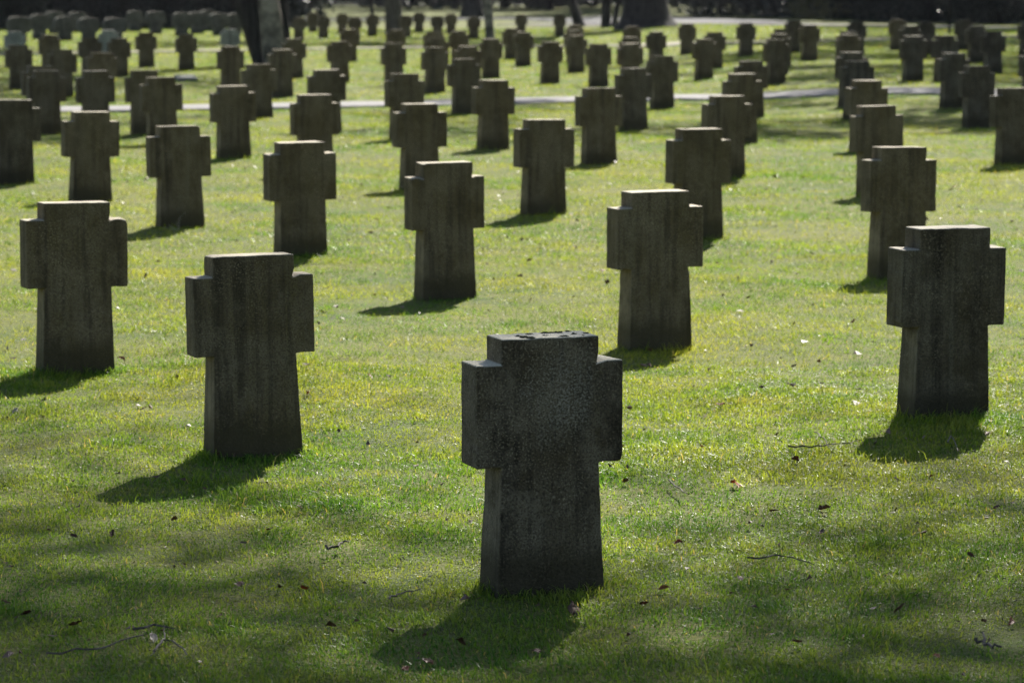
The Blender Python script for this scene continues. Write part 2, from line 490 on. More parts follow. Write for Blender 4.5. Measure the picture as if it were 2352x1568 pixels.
def place_cross(x, yt, yb, label, key, n):
    if x > 1500 and n != 3: x += 6
    if yb:
        # depth from the foot and the top together, height follows
        Xa, Ya = at(x, yt, STONE_H); Xb, Yb = at(x, yb, 0.0)
        Y = 0.2 * Ya + 0.8 * Yb
        X = (x - CXP) / FPX * (Y * CP + (HC - STONE_H) * SP)
        a = (CYP - yt) / FPX
        top = HC + (-SP + CP * a) * Y / (CP + SP * a)
    else:
        X, Y = on_ground(x, yt, STONE_H); top = STONE_H
    s = top / STONE_H
    X += E1.x * 0.042; Y += E1.y * 0.042          # the measured point is the middle of the front face
    if n < 14:
        me = cross_mesh('cross_stone', M[key], 100 + n, rough=0.0019, seg=0.022)
    else:
        me = cross_variants[key][n % 4]
    o = bpy.data.objects.new('stone_cross', me)
    COL.objects.link(o)
    o.location = (X, Y, rz(X, Y) if not yb else 0)
    o.scale = ({1: 1.03, 2: 1.03, 3: 1.035, 5: 0.97}.get(n, 1), 1, s)
    o.rotation_euler = (R(rnd.uniform(-1.3, 1.3)), R(rnd.uniform(-.9, .9)), ROW_ANGLE + R(rnd.uniform(-1.6, 1.6)))
    tag(o, label, 'grave cross', 'stone crosses set out in rows on the lawn')
    CROSSES.append((X, Y))
    return o


def moss_on(o):
    """dark cushions of moss growing on the head of a stone"""
    r = random.Random(3)
    for i in range(14):
        bm = bmesh.new()
        x, y = r.uniform(-.135, .135), r.uniform(-.055, .05)
        rr = r.uniform(.004, .010)
        bmesh.ops.create_icosphere(bm, subdivisions=3, radius=1, matrix=Matrix.Diagonal((rr * r.uniform(.9, 2.0), rr, rr * .5, 1)))
        for v in bm.verts: v.co += noise.noise_vector(v.co * 260 + Vector((i * 5.0, 0, 0))) * rr * .4
        me = bpy.data.meshes.new('moss_cushion'); bm.to_mesh(me); bm.free()
        m_ = link('moss_cushion', me, M['moss'], o); m_.location = (x, y, STONE_H)


todo = []
n = 0
for x, yt, yb, lab in NEAR:
    key = 'stone_lichen' if n == 0 else 'stone_dark' if n in (3, 9, 27) else 'stone'
    o = place_cross(x, yt, yb, lab, key, n)
    if n == 0: moss_on(o)
    todo.append((o, None if lab else ''))
    n += 1
for c in FAR:
    pale = len(c) > 2
    o = place_cross(c[0], c[1], 0, None, 'stone_pale' if pale else ('stone_dark' if c[0] > 1950 and rnd.random() < .7 else 'stone'), n)
    todo.append((o, 'pale ' if pale else ''))
    n += 1


def path_y(pi, x):
    P, _ = PATHS[pi]
    return float(np.interp(x, P[:, 0], P[:, 1]))


bysec = {}
for o, adj in todo:
    p = Vector((o.location.x, o.location.y))
    row = round((p - P0).dot(E1) / 2.66) + 1
    sec = 0 if p.y < path_y(0, p.x) else (1 if p.y < path_y(1, p.x) else 2)
    bysec.setdefault(sec, {}).setdefault(row, []).append((p.x / p.y, o, adj))
for sec, rr in bysec.items():
    for k, row in enumerate(sorted(rr)):
        lst = sorted(rr[row], key=lambda t: t[0])
        where = ['before the pale path', 'just beyond the pale path', 'beyond the thin gravel track'][sec]
        for q, (_, o, adj) in enumerate(lst):
            if adj is None: continue
            if len(lst) == 1:
                o['label'] = f"{adj or 'dark '}stone cross alone in the {ORD[k + 1]} line of crosses {where}"
            else:
                o['label'] = f"{adj or 'dark '}stone cross {where}, {ORD[q + 1]} from left in its {ORD[k + 1]} line"

bm_variants = [broad_mesh('broad_stone', M['stone_grey'], i) for i in range(4)]
for i, (x, y) in enumerate(sorted(BROAD)):
    X, Y = at(x, y, 0.73)
    o = bpy.data.objects.new('broad_headstone', bm_variants[i % 4]); COL.objects.link(o)
    o.location = (X, Y, 0); o.rotation_euler = (0, 0, ROW_ANGLE + R(rnd.uniform(-3, 3))); o.scale = (1.22, 1.2, 1.0 + rnd.uniform(0, .12))
    tag(o, f'broad rounded grey headstone before the dark hedge, {ORD[i + 1]} from the left', 'headstone', 'broad stones before the hedge')

# ------------------------------------------------------------------ grass (one uncountable mass)
def vnoise(x, y, s, seed):
    """smooth value noise on arrays, 0..1"""
    r = np.random.default_rng(seed).random((64, 64))
    u, v = x * s + 100, y * s + 100
    i, j = np.floor(u).astype(int), np.floor(v).astype(int)
    fu, fv = u - i, v - j
    fu = fu * fu * (3 - 2 * fu); fv = fv * fv * (3 - 2 * fv)
    g = lambda a, b: r[a % 64, b % 64]
    return (g(i, j) * (1 - fu) + g(i + 1, j) * fu) * (1 - fv) + (g(i, j + 1) * (1 - fu) + g(i + 1, j + 1) * fu) * fv


def scatter(y0, y1, density, margin=1.3):
    hw = 1176 / FPX
    area = (y1 - y0) * (2 * margin + hw * (y0 + y1))
    n = int(area * density)
    y = rng.uniform(y0, y1, int(n * 1.0)); x = rng.uniform(-1, 1, len(y)) * (hw * y1 + margin)
    k = np.abs(x) < hw * y + margin
    # keep the density even
    return x[k], y[k]


def keep_off_paths(x, y):
    ok = np.ones(len(x), bool)
    for P, hw in PATHS:
        py = np.interp(x, P[:, 0] if P[0, 0] < P[-1, 0] else P[::-1, 0], P[:, 1] if P[0, 0] < P[-1, 0] else P[::-1, 1])
        sl = np.gradient(P[:, 1], P[:, 0]).mean()
        d = np.abs(y - py) / math.sqrt(1 + sl * sl)
        ok &= d > hw + 0.02
    return ok


def blades(zones):
    V, F, S, T = [], [], [], []
    base = 0
    cr = np.array(CROSSES)
    for (y0, y1, dens, h0, w0, five) in zones:
        x, y = scatter(y0, y1, dens)
        if y1 > 38:
            k = keep_off_paths(x, y); x, y = x[k], y[k]
        m = vnoise(x, y, 1.3, 1) * 0.6 + vnoise(x, y, 4.0, 2) * 0.4           # moss (sparse, short) against grass
        thin = vnoise(x, y, 2.4, 5)
        k = rng.random(len(x)) < np.clip(0.62 + 0.6 * m, 0, 1) * np.where(thin < 0.2, 0.72, 1.0)
        x, y, m = x[k], y[k], m[k]
        n = len(x)
        h = h0 * (0.40 + 0.75 * m + 0.6 * np.clip(vnoise(x, y, 5.5, 9) - 0.62, 0, 1) * 3) * rng.uniform(0.5, 1.4, n)
        if y0 < 30:      # longer tufts left standing round the stones
            for cx, cy in cr[np.hypot(cr[:, 0], cr[:, 1]) < 34]:
                d = np.hypot(x - cx, y - cy)
                h *= 1 + 0.8 * np.exp(-((d - 0.16) / 0.08) ** 2)
        h *= np.where(rng.random(n) < 0.035, 1.75, 1.0)
        w = w0 * rng.uniform(0.55, 1.45, n)
        yaw = rng.uniform(0, 2 * np.pi, n)
        ld = vnoise(x, y, 1.6, 3) * 9.0 + rng.normal(0, 1.7, n)               # combed direction of lean
        lean = np.clip(rng.normal(1.02, 0.36, n), 0.05, 1.5)
        z = hgt(x, y) - 0.004
        dx, dy = np.cos(yaw) * w / 2, np.sin(yaw) * w / 2
        lx, ly = np.cos(ld) * np.sin(lean) * h, np.sin(ld) * np.sin(lean) * h
        lz = np.cos(lean) * h
        tint = rng.random(n)
        if five:
            mx, my, mz = x + lx * 0.36, y + ly * 0.36, z + lz * 0.62 + 0.1 * h
            P = np.stack([np.stack([x - dx, y - dy, z], -1), np.stack([x + dx, y + dy, z], -1),
                          np.stack([mx + dx * .85, my + dy * .85, mz], -1), np.stack([mx - dx * .85, my - dy * .85, mz], -1),
                          np.stack([x + lx, y + ly, z + lz], -1)], 1)
            b = base + 5 * np.arange(n)[:, None]
            F.append((b + np.array([[0, 1, 2, 3, 3, 2, 4]])).ravel()); S.append(np.tile([4, 3], n)); V.append(P.reshape(-1, 3)); T.append(np.repeat(tint, 5)); base += 5 * n
        else:
            P = np.stack([np.stack([x - dx, y - dy, z], -1), np.stack([x + dx, y + dy, z], -1), np.stack([x + lx, y + ly, z + lz], -1)], 1)
            b = base + 3 * np.arange(n)[:, None]
            F.append((b + np.array([[0, 1, 2]])).ravel()); S.append(np.full(n, 3)); V.append(P.reshape(-1, 3)); T.append(np.repeat(tint, 3)); base += 3 * n
    me = np_mesh('grass', np.concatenate(V), np.concatenate(F), np.concatenate(S))
    a = me.attributes.new('tint', 'FLOAT', 'POINT')
    a.data.foreach_set('value', np.concatenate(T).astype(np.float32))
    return me


ZONES = [(6.6, 9.5, 27000, 0.027, 0.0027, True), (9.5, 13.5, 18000, 0.027, 0.0031, True), (13.5, 19, 9000, 0.030, 0.0042, False),
         (19, 29, 3600, 0.034, 0.0062, False), (29, 45, 1500, 0.038, 0.009, False), (45, 75, 480, 0.045, 0.016, False), (75, 125, 140, 0.055, 0.03, False)]
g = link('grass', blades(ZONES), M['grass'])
tag(g, 'short mossy lawn grass glowing yellow-green in low sun', 'grass', kind='stuff')

# ------------------------------------------------------------------ dead leaves, twigs, crumbs
def leaf_mesh(name, mat, seed, L=0.05, Wd=0.032):
    r = random.Random(seed); bm = bmesh.new()
    n = 7; rows_ = []
    curl, bend = r.uniform(0.1, 0.7), r.uniform(-0.35, 0.45)
    for i in range(n):
        t = i / (n - 1)
        w = Wd / 2 * math.sin(math.pi * (0.04 + 0.94 * t) ** 0.8) * r.uniform(.62, 1.15) + 0.0006
        rows_.append([bm.verts.new((L * (t - .5), s * w * math.cos(curl * abs(s)), abs(s) * w * math.sin(curl) + bend * L * (t - .5) ** 2 * 2 + r.uniform(-.0035, .0035))) for s in (-1, -.5, 0, .5, 1)])
    for a, b in zip(rows_[:-1], rows_[1:]):
        for s in range(4): bm.faces.new((a[s], a[s + 1], b[s + 1], b[s]))
    # stalk
    s0 = [bm.verts.new((-L * .5 - .018, dy, .003 + dz)) for dy, dz in ((.0008, 0), (-.0008, 0), (0, .0012))]
    s1 = [bm.verts.new((-L * .5 + .004, dy, .004 + dz)) for dy, dz in ((.0008, 0), (-.0008, 0), (0, .0012))]
    for i in range(3): bm.faces.new((s0[i], s0[(i + 1) % 3], s1[(i + 1) % 3], s1[i]))
    bmesh.ops.solidify(bm, geom=list(bm.faces), thickness=0.0006)
    me = bpy.data.meshes.new(name); bm.to_mesh(me); bm.free()
    for p in me.polygons: p.use_smooth = True
    me.materials.append(mat)
    return me


LEAVES = [  # picture x, y, kind, scale, label
    (708, 912, 'redleaf', 1.0, 'red-brown leaf standing upright just right of the left foreground cross'),
    (787, 741, 'deadleaf', 1.0, 'brown leaf by the shadow tip of the brown-streaked middle cross'),
    (548, 1357, 'deadleaf', .9, 'small dark leaf alone in the grass left below the nearest cross'),
    (1322, 1408, 'deadleaf', 1.6, 'large curled brown leaf at the shadow edge below the nearest cross'),
    (1690, 1130, 'redleaf', 1.35, 'long reddish leaf lying in the grass right of the nearest cross'),
    (1827, 1072, 'deadleaf', 1.0, 'dark pointed leaf under the long twig on the right'),
    (1655, 940, 'redleaf', 1.0, 'reddish leaf on bright grass between nearest and right edge crosses'),
    (1895, 1185, 'deadleaf', .95, 'upper of two dark leaves, one above the other, at lower right'),
    (1890, 1232, 'deadleaf', .95, 'lower of two dark leaves, one above the other, at lower right'),
    (2066, 1402, 'deadleaf', 1.0, 'dark round leaf low in the right corner grass'),
    (2322, 1432, 'redleaf', 1.0, 'orange-red leaf at the right edge near the bottom'),
    (280, 832, 'redleaf', 1.1, 'rust-brown leaf right beside the foot of the left edge cross'),
    (35, 962, 'paleleaf', 1.0, 'pale dry leaf below the shadow of the left edge cross'),
    (175, 1465, 'deadleaf', 1.0, 'dark crumpled leaf in the lower left corner grass'),
    (352, 1500, 'paleleaf', 1.0, 'pale dry leaf lying beside the forked twig at lower left'),
    (690, 1183, 'paleleaf', .8, 'small greyish leaf below the shadow of the left foreground cross'),
    (1382, 628, 'redleaf', .95, 'bright red leaf left of the cross behind the nearest one'),
    (985, 1537, 'deadleaf', 1.1, 'dark leaf below the shadow tip of the nearest cross'),
    (2190, 435, 'redleaf', 1.2, 'rosy leaf on sunny grass right of the mossy cross'),
]
PLAIN = [(866, 510), (1905, 563), (400, 1200), (955, 968), (640, 1362), (700, 1365), (1525, 1362), (1610, 1045), (505, 1440), (1230, 1500), (930, 1555), (1435, 1118), (780, 990), (1180, 1010),
         (60, 1440), (1700, 1330), (1480, 1400), (2140, 1105), (2010, 1030), (1650, 1015), (1750, 905), (890, 690), (1680, 570), (1490, 700), (1960, 745), (1880, 830), (1720, 690), (1360, 560),
         (480, 650), (330, 950), (420, 1110), (850, 880), (620, 1230), (260, 1240), (170, 1250), (1560, 1250), (1830, 1490), (2150, 1520), (2230, 1290), (2290, 1180), (1060, 1480), (760, 1450),
         (540, 490), (1830, 640), (2200, 620), (2280, 700), (800, 560), (830, 430), (1160, 640), (1210, 560)]
leafs = {k: [leaf_mesh('dead_leaf', M[k], 50 + i + 9 * len(k), rnd.uniform(.042, .056), rnd.uniform(.026, .036)) for i in range(3)] for k in ('deadleaf', 'redleaf', 'paleleaf')}


def drop_leaf(x, y, kind, s, lab):
    X, Y = at(x, y)
    o = bpy.data.objects.new('dead_leaf', rnd.choice(leafs[kind])); COL.objects.link(o)
    o.location = (X, Y, gz(X, Y) + 0.020)
    o.rotation_euler = (rnd.uniform(-1.1, 1.1), rnd.uniform(-.5, .5), rnd.uniform(0, 6.28)); o.scale = (s * .85,) * 3
    tag(o, lab, 'leaf', 'dead leaves scattered on the lawn')


for l in LEAVES: drop_leaf(*l)
for x, y in PLAIN: drop_leaf(x, y, rnd.choice(['deadleaf', 'deadleaf', 'redleaf']), rnd.uniform(.55, .85), 'small dead brown leaf lost among the grass of the lawn')


def tube(bm, pts, r0, r1, sides=6):
    rings = []
    for i, p in enumerate(pts):
        t = (pts[min(i + 1, len(pts) - 1)] - pts[max(i - 1, 0)]).normalized()
        a = t.orthogonal().normalized(); b = t.cross(a)
        r = r0 + (r1 - r0) * i / (len(pts) - 1)
        rings.append([bm.verts.new(p + (a * math.cos(2 * math.pi * k / sides) + b * math.sin(2 * math.pi * k / sides)) * r) for k in range(sides)])
    for q, w in zip(rings[:-1], rings[1:]):
        for k in range(sides): bm.faces.new((q[k], q[(k + 1) % sides], w[(k + 1) % sides], w[k]))
    bm.faces.new(rings[0][::-1]); bm.faces.new(rings[-1])


def twig(pts, r, label, forks=(), mat='twig'):
    P = [Vector((*at(*p), 0)) for p in pts]
    c = P[0].copy()
    def path(pp):
        out = []
        for a, b in zip(pp[:-1], pp[1:]):
            for i in range(4):
                q = a.lerp(b, i / 4) + Vector((rnd.uniform(-.006, .006), rnd.uniform(-.02, .02), 0))
                out.append(q)
        out.append(pp[-1])
        return [Vector((q.x - c.x, q.y - c.y, 0.030 + rnd.uniform(-.004, .004))) for q in out]
    bm = bmesh.new()
    tube(bm, path(P), r, r * .5)
    for fk in forks:
        tube(bm, path([Vector((*at(*p), 0)) for p in fk]), r * .7, r * .35)
    bmesh.ops.recalc_face_normals(bm, faces=bm.faces)
    me = bpy.data.meshes.new('twig'); bm.to_mesh(me); bm.free()
    o = link('twig', me, M[mat]); o.location = (c.x, c.y, gz(c.x, c.y))
    tag(o, label, 'twig', 'fallen twigs on the lawn')


twig([(1810, 1049), (1880, 1048), (1920, 1044), (1980, 1036)], .0035, 'long thin twig lying below the cross at the right edge')
twig([(1720, 1289), (1800, 1290), (1870, 1306)], .0032, 'long bent twig in the grass at lower right')
twig([(1540, 1128), (1580, 1160)], .003, 'short slanting twig right of the nearest cross')
twig([(110, 1534), (230, 1520), (330, 1490)], .003, 'long thin twig along the bottom left of the lawn')
twig([(352, 1530), (385, 1505), (430, 1545)], .0032, 'pale forked twig near the bottom left', [[(385, 1505), (378, 1480)], [(352, 1530), (345, 1545)]])
twig([(312, 1480), (400, 1485)], .0042, 'straight thick twig above the forked twig at lower left')
twig([(745, 1279), (775, 1275), (800, 1263)], .005, 'stubby pale twig left of the nearest cross foot')
twig([(890, 1392), (925, 1380), (965, 1372)], .003, 'thin twig pointing at the shadow of the nearest cross')
twig([(2245, 1492), (2270, 1500), (2300, 1503)], .006, 'dark hooked twig in the lower right corner', [[(2262, 1498), (2255, 1470)]])
twig([(1870, 1010), (1890, 1030), (1910, 1048)], .0028, 'small broken twig touching the long twig on the right')
twig([(2176, 1038), (2186, 1020), (2200, 1058)], .003, 'pale curved twig in front of the right edge cross')


def crumbs():
    N = 900
    x, y = scatter(6.8, 11, 26)
    x2, y2 = scatter(11, 30, 9)
    x, y = np.concatenate([x, x2]), np.concatenate([y, y2])
    n = len(x)
    V, F, S = [], [], []
    for i in range(n):
        s = rnd.uniform(.003, .009) * (.9 if y[i] < 11 else 1.45)
        c = np.array([x[i], y[i], gz(x[i], y[i]) + rnd.uniform(.012, .026)])
        p = rng.normal(0, 1, (4, 3)) * s * np.array([1, 1, .6]) + c
        b = 4 * i
        V.append(p); F += [b, b + 1, b + 2, b, b + 2, b + 3, b, b + 3, b + 1, b + 1, b + 3, b + 2]; S += [3] * 4
    return np_mesh('crumbs', np.concatenate(V), np.array(F), np.array(S))


tag(link('leaf_litter', crumbs(), M['deadleaf']), 'dark crumbs of leaf litter strewn through the grass', 'leaf litter', kind='stuff')

def slab():
    bm = bmesh.new()
    bmesh.ops.create_cube(bm, size=1.0, matrix=Matrix.Diagonal((.38, .26, .13, 1)))
    for v in bm.verts:
        if v.co.z > 0 and v.co.y < 0: v.co.z -= .05
    bmesh.ops.bevel(bm, geom=bm.edges[:], offset=.012, segments=2, affect='EDGES')
    me = bpy.data.meshes.new('flat_slab'); bm.to_mesh(me); bm.free()
    o = link('flat_slab', me, M['stone_pale']); X, Y = at(427, 187)
    o.location = (X, Y, .05); o.rotation_euler = (0, 0, ROW_ANGLE)
    tag(o, 'low bluish-grey slab lying on the grass beyond the pale path at left', 'grave marker')


slab()

# dry stalk at the foot of one cross
def stalks():
    bm = bmesh.new()
    X, Y = at(415, 528)
    for (dx, dz, r) in ((-.07, .05, .002), (.05, .13, .0016), (.02, .09, .0014), (-.11, .03, .0016)):
        pts = [Vector((0.0, -.02, .0)), Vector((dx * .5 - .02, -.03, dz * .7)), Vector((dx, -.04, dz))]
        tube(bm, pts, r, r * .5, 5)
    me = bpy.data.meshes.new('dry_stalk'); bm.to_mesh(me); bm.free()
    o = link('dry_stalk', me, M['paleleaf']); o.location = (X, Y - .1, 0)
    tag(o, 'dry pale stalks at the foot of a cross left of centre', 'plant')


stalks()

# ------------------------------------------------------------------ trees and shrubs
def limb(bm, p, d, r, length, depth, tips, sides=8, up=0.12, spread=0.55):
    n = 5
    pts = [p.copy()]
    dd = d.normalized()
    for i in range(n):
        dd = (dd + Vector((rnd.uniform(-.16, .16), rnd.uniform(-.16, .16), rnd.uniform(-.05, .12) + up * .2))).normalized()
        pts.append(pts[-1] + dd * length / n)
    tube(bm, pts, r, r * .6, sides)
    if depth == 0:
        tips.extend(pts[2:]); return
    k = 3 if depth > 1 else 4
    for i in range(k):
        q = pts[rnd.randint(2, n)] if i else pts[-1]
        a = rnd.uniform(0, 6.28)
        side = dd.orthogonal().normalized()
        side.rotate(Matrix.Rotation(a, 3, dd))
        nd = (dd + side * rnd.uniform(spread * .6, spread * 1.5) + Vector((0, 0, up))).normalized()
        limb(bm, q, nd, r * .55, length * rnd.uniform(.6, .82), depth - 1, tips, max(4, sides - 2), up, spread)


def leaf_cloud(name, centres, per, spread, size, mat, parent):
    C = np.array([tuple(c) for c in centres])
    n = len(C) * per
    c = np.repeat(C, per, 0) + rng.normal(0, 1, (n, 3)) * spread
    c[:, 2] = np.maximum(c[:, 2], 0.05)
    u = rng.normal(0, 1, (n, 3)); u /= np.linalg.norm(u, axis=1)[:, None]
    v = np.cross(u, rng.normal(0, 1, (n, 3))); v /= np.linalg.norm(v, axis=1)[:, None]
    s = size * rng.uniform(.6, 1.4, (n, 1))
    P = np.stack([c - u * s, c + v * s * .5, c + u * s, c - v * s * .5], 1).reshape(-1, 3)
    me = np_mesh(name, P, np.arange(4 * n), np.full(n, 4))
    return link(name, me, mat, parent)


def tree(x, ybase, stems, height, label, crown_leaves=0, bark='bark_dark', crown_mat='leaf_dark', cat='tree'):
    """stems: list of (top x at the picture's top edge, base width px, top width px, bark, base x, flare)"""
    X, Y = on_ground(x, ybase)
    root = empty('tree', (X, Y, rz(X, Y)))
    tag(root, label, cat, 'trees standing behind the graves')
    sc = Y / FPX
    tips = []
    crown = bmesh.new()
    for (xt, wb, wt, bk, xb, flare) in stems:
        zt = HC + (Y * (784.0 / FPX) * 1.0) - Y * math.tan(PITCH)      # height seen at the top edge of the picture
        zt = max(zt, 0.3)
        bx = (xb - x) * sc; tx = (xt - x) * sc
        slope = (tx - bx) / zt
        bm = bmesh.new()
        pts = []; rad = []
        tall = height * .55
        zz = [-.1, 0.0, .12, .3, .55, .9, 1.3, 1.8, 2.6, 3.6, tall]
        rings = []
        for z in zz:
            t = min(1.0, max(0, z) / zt)
            rr = (wb + (wt - wb) * t) * sc / 2
            rr *= (1 + flare * math.exp(-max(z, 0) / .28))
            if z > zt: rr *= max(.45, 1 - (z - zt) / height * .8)
            cx = bx + slope * min(z, 3.0) + (0.25 * slope * (z - 3.0) if z > 3 else 0)
            ring = []
            for k in range(18):
                a = k / 18 * 2 * math.pi
                lob = 1 + 0.10 * math.sin(a * 5 + xb) * (0.4 + flare * math.exp(-max(z, 0) / .3)) + 0.05 * noise.noise(Vector((a * 2, z * 3, xb)))
                ring.append(bm.verts.new((cx + rr * lob * math.cos(a), rr * lob * math.sin(a), z)))
            rings.append(ring)
        for q, w in zip(rings[:-1], rings[1:]):
            for k in range(18): bm.faces.new((q[k], q[(k + 1) % 18], w[(k + 1) % 18], w[k]))
        bm.faces.new(rings[-1])
        me = bpy.data.meshes.new('trunk'); bm.to_mesh(me); bm.free()
        for p in me.polygons: p.use_smooth = True
        link('trunk', me, M[bk], root)
        topz = tall
        cx = bx + slope * 3 + .25 * slope * (tall - 3)
        for i in range(4):
            a = rnd.uniform(0, 6.28)
            limb(crown, Vector((cx, 0, tall - rnd.uniform(.1, tall * .35))), Vector((math.cos(a), math.sin(a), rnd.uniform(.5, 1.3))), max(.03, rr * .45), height * .22, 2, tips)
    me = bpy.data.meshes.new('crown'); crown.to_mesh(me); crown.free()
    cr = link('crown', me, M['bark_dark'], root)
    if crown_leaves:
        leaf_cloud('foliage', [tips[i] for i in range(0, len(tips), max(1, len(tips) // 160))], crown_leaves, .5, .12, M[crown_mat], root)
    return root


tree(634, 150, [(563, 22, 53, 'bark_dark', 592, .05), (616, 62, 51, 'bark_pale', 634, .05), (651, 10, 18, 'bark_dark', 668, .1)], 13,
     'tall three-stemmed tree with one pale trunk between two dark leaning ones', 24)
tree(906, 82, [(902, 40, 38, 'bark_brown', 906, .15)], 15, 'brown tree trunk rising behind the crosses left of centre', 26)
tree(1086, 40, [(1084, 50, 44, 'bark_dark', 1086, .2)], 22, 'thick dark tree trunk just left of the slim pale trunk', 16)
tree(1125, 92, [(1121, 21, 19, 'bark_pale', 1125, .1)], 9, 'slim pale tree trunk standing in the middle of the lawn', 20, cat='tree')
tree(1330, 62, [(1312, 24, 22, 'bark_dark', 1332, .25)], 14, 'dark tree trunk leaning left, beside the twin-stemmed tree', 18)
tree(1398, 63, [(1392, 20, 22, 'bark_dark', 1392, .2), (1420, 13, 12, 'bark_dark', 1410, .1)], 13, 'dark twin-stemmed tree left of the massive trunk', 18)
tree(1482, 64, [(1480, 112, 96, 'bark_dark', 1484, .38)], 22, 'massive dark tree trunk with spreading roots behind the crosses', 30)
tree(2181, 78, [(2180, 6, 6, 'bark_dark', 2181, .1)], 5, 'thin dark sapling in front of the right-hand shrubs', 3)
tree(856, 55, [(853, 9, 8, 'bark_dark', 856, .1)], 6, 'thin dark sapling left of the brown tree trunk', 3)


def shrub(X, Y, w, h, label, mat='leaf_dark', nleaf=14000, size=.075, name='shrub'):
    root = empty(name, (X, Y, rz(X, Y)))
    tag(root, label, 'shrub', 'dark shrubs along the back of the lawn')
    bm = bmesh.new(); tips = []
    for i in range(7):
        a = rnd.uniform(0, 6.28); t = rnd.uniform(.2, .9)
        b = Vector((math.cos(a) * w * .2 * rnd.random(), math.sin(a) * w * .2 * rnd.random(), 0))
        pts = [b, b + Vector((math.cos(a) * w * .12, math.sin(a) * w * .12, h * .3)), b + Vector((math.cos(a) * w * .28, math.sin(a) * w * .28, h * t))]
        tube(bm, pts, .035, .012, 5)
    me = bpy.data.meshes.new('stems'); bm.to_mesh(me); bm.free()
    link('stem', me, M['bark_dark'], root)
    cs = []
    for i in range(140):
        a = rnd.uniform(0, 6.28); r = math.sqrt(rnd.random()); zz = rnd.random()
        prof = math.sin(math.pi * min(1, .28 + .72 * zz)) ** .6
        cs.append((math.cos(a) * r * w / 2 * prof, math.sin(a) * r * w / 2 * prof * .8, .12 + zz * h * .92))
    leaf_cloud('foliage', cs, nleaf // 140, .2, size, M[mat], root)
    return root


hx = [(-30, 70, 5.0, 4.2), (55, 68, 5, 3.6), (150, 66, 5.5, 4.4), (240, 66, 5, 3.8), (330, 65, 5.4, 4.3), (420, 64, 5, 3.6), (505, 63, 5.2, 4.0), (580, 56, 5, 3.8)]
for i, (x, y, w, h) in enumerate(hx):
    X, Y = on_ground(x, y)
    shrub(X, Y + 2.2, w * .8, h, f'dark evergreen bush of the hedge at far left, {ORD[i + 1]} from the left')
rx = [(1730, 33, 9, 3.5), (1850, 36, 9, 4), (1960, 44, 6, 4), (2060, 50, 5, 4), (2150, 53, 5.5, 4.2), (2240, 55, 5, 4.4), (2330, 57, 5, 4)]
for i, (x, y, w, h) in enumerate(rx):
    X, Y = on_ground(x, y)
    shrub(X, Y + 2.5, w, h, f'dark shrub behind the far path at right, {ORD[i + 1]} from the left of them', 'leaf_olive' if i == 2 else 'leaf_dark', size=.07)
cx = [(745, 6, 15, 4), (985, 17, 14, 4), (1235, 20, 10, 4), (1400, 14, 14, 4), (1600, 12, 14, 4)]
for i, (x, y, w, h) in enumerate(cx):
    X, Y = on_ground(x, y)
    shrub(X, Y + 6, w, h, f'distant dark shrub at the top edge beyond the road, {ORD[i + 1]} from left', nleaf=14000, size=.2)


def evergreen(X, Y, h, w, label, z0=0.3, clumps=90, per=90, size=.16, rt=.16, name='evergreen_tree'):
    root = empty(name, (X, Y, rz(X, Y)))
    tag(root, label, 'tree', 'dark evergreen trees behind the lawn')
    bm = bmesh.new(); tips = []
    tube(bm, [Vector((0, 0, -.1)), Vector((.03, 0, h * .3)), Vector((-.03, .02, h * .65)), Vector((0, 0, h * .97))], rt, .03, 10)
    for i in range(26):
        z = z0 + .4 + (h - z0 - .8) * i / 26; a = i * 2.4
        L = w * .48 * (1 - .75 * (i / 26))
        tube(bm, [Vector((0, 0, z)), Vector((math.cos(a) * L * .5, math.sin(a) * L * .5, z + .15)), Vector((math.cos(a) * L, math.sin(a) * L, z - .05))], .04, .01, 5)
    me = bpy.data.meshes.new('trunk'); bm.to_mesh(me); bm.free()
    link('trunk', me, M['bark_dark'], root)
    cs = []
    for i in range(clumps):
        t = i / clumps
        z = z0 + (h - z0) * t
        r = w / 2 * (1 - t) ** .65 * math.sqrt(rnd.uniform(.15, 1)); a = rnd.uniform(0, 6.28)
        cs.append((r * math.cos(a), r * math.sin(a), z))
    leaf_cloud('crown', cs, per, w * .075, size, M['leaf_dark'], root)
    return root


q = 0
for i in range(11):                                   # behind the left hedge
    X, Y = on_ground(-60 + i * 64, 66)
    evergreen(X + rnd.uniform(-.4, .4), Y + 8 + rnd.uniform(-.8, .8), rnd.uniform(6.5, 8.5), rnd.uniform(4.2, 5.2), f'dark evergreen tree behind the far left hedge, {ORD[i + 1]} from the left')
for i in range(12):                                   # behind the right shrubs
    X, Y = on_ground(1660 + i * 68, 40 + i * 1.2)
    evergreen(X + rnd.uniform(-.5, .5), Y + 8 + rnd.uniform(-1, 1), rnd.uniform(8, 12), rnd.uniform(4.8, 6), f'dark evergreen tree behind the shrubs at right, {ORD[i + 1]} from the left')
for i, (x, y) in enumerate([(690, 9), (830, 13), (925, 18), (1045, 22), (1160, 20), (1265, 25), (1370, 18), (1450, 24), (1560, 18)]):
    X, Y = on_ground(x, y)
    evergreen(X, Y + rnd.uniform(0, 10), rnd.uniform(16, 22), 9, f'distant evergreen tree at the top edge between the trunks, {ORD[i + 1]} from left', z0=1.6, clumps=110, per=90, size=.3, rt=.28)


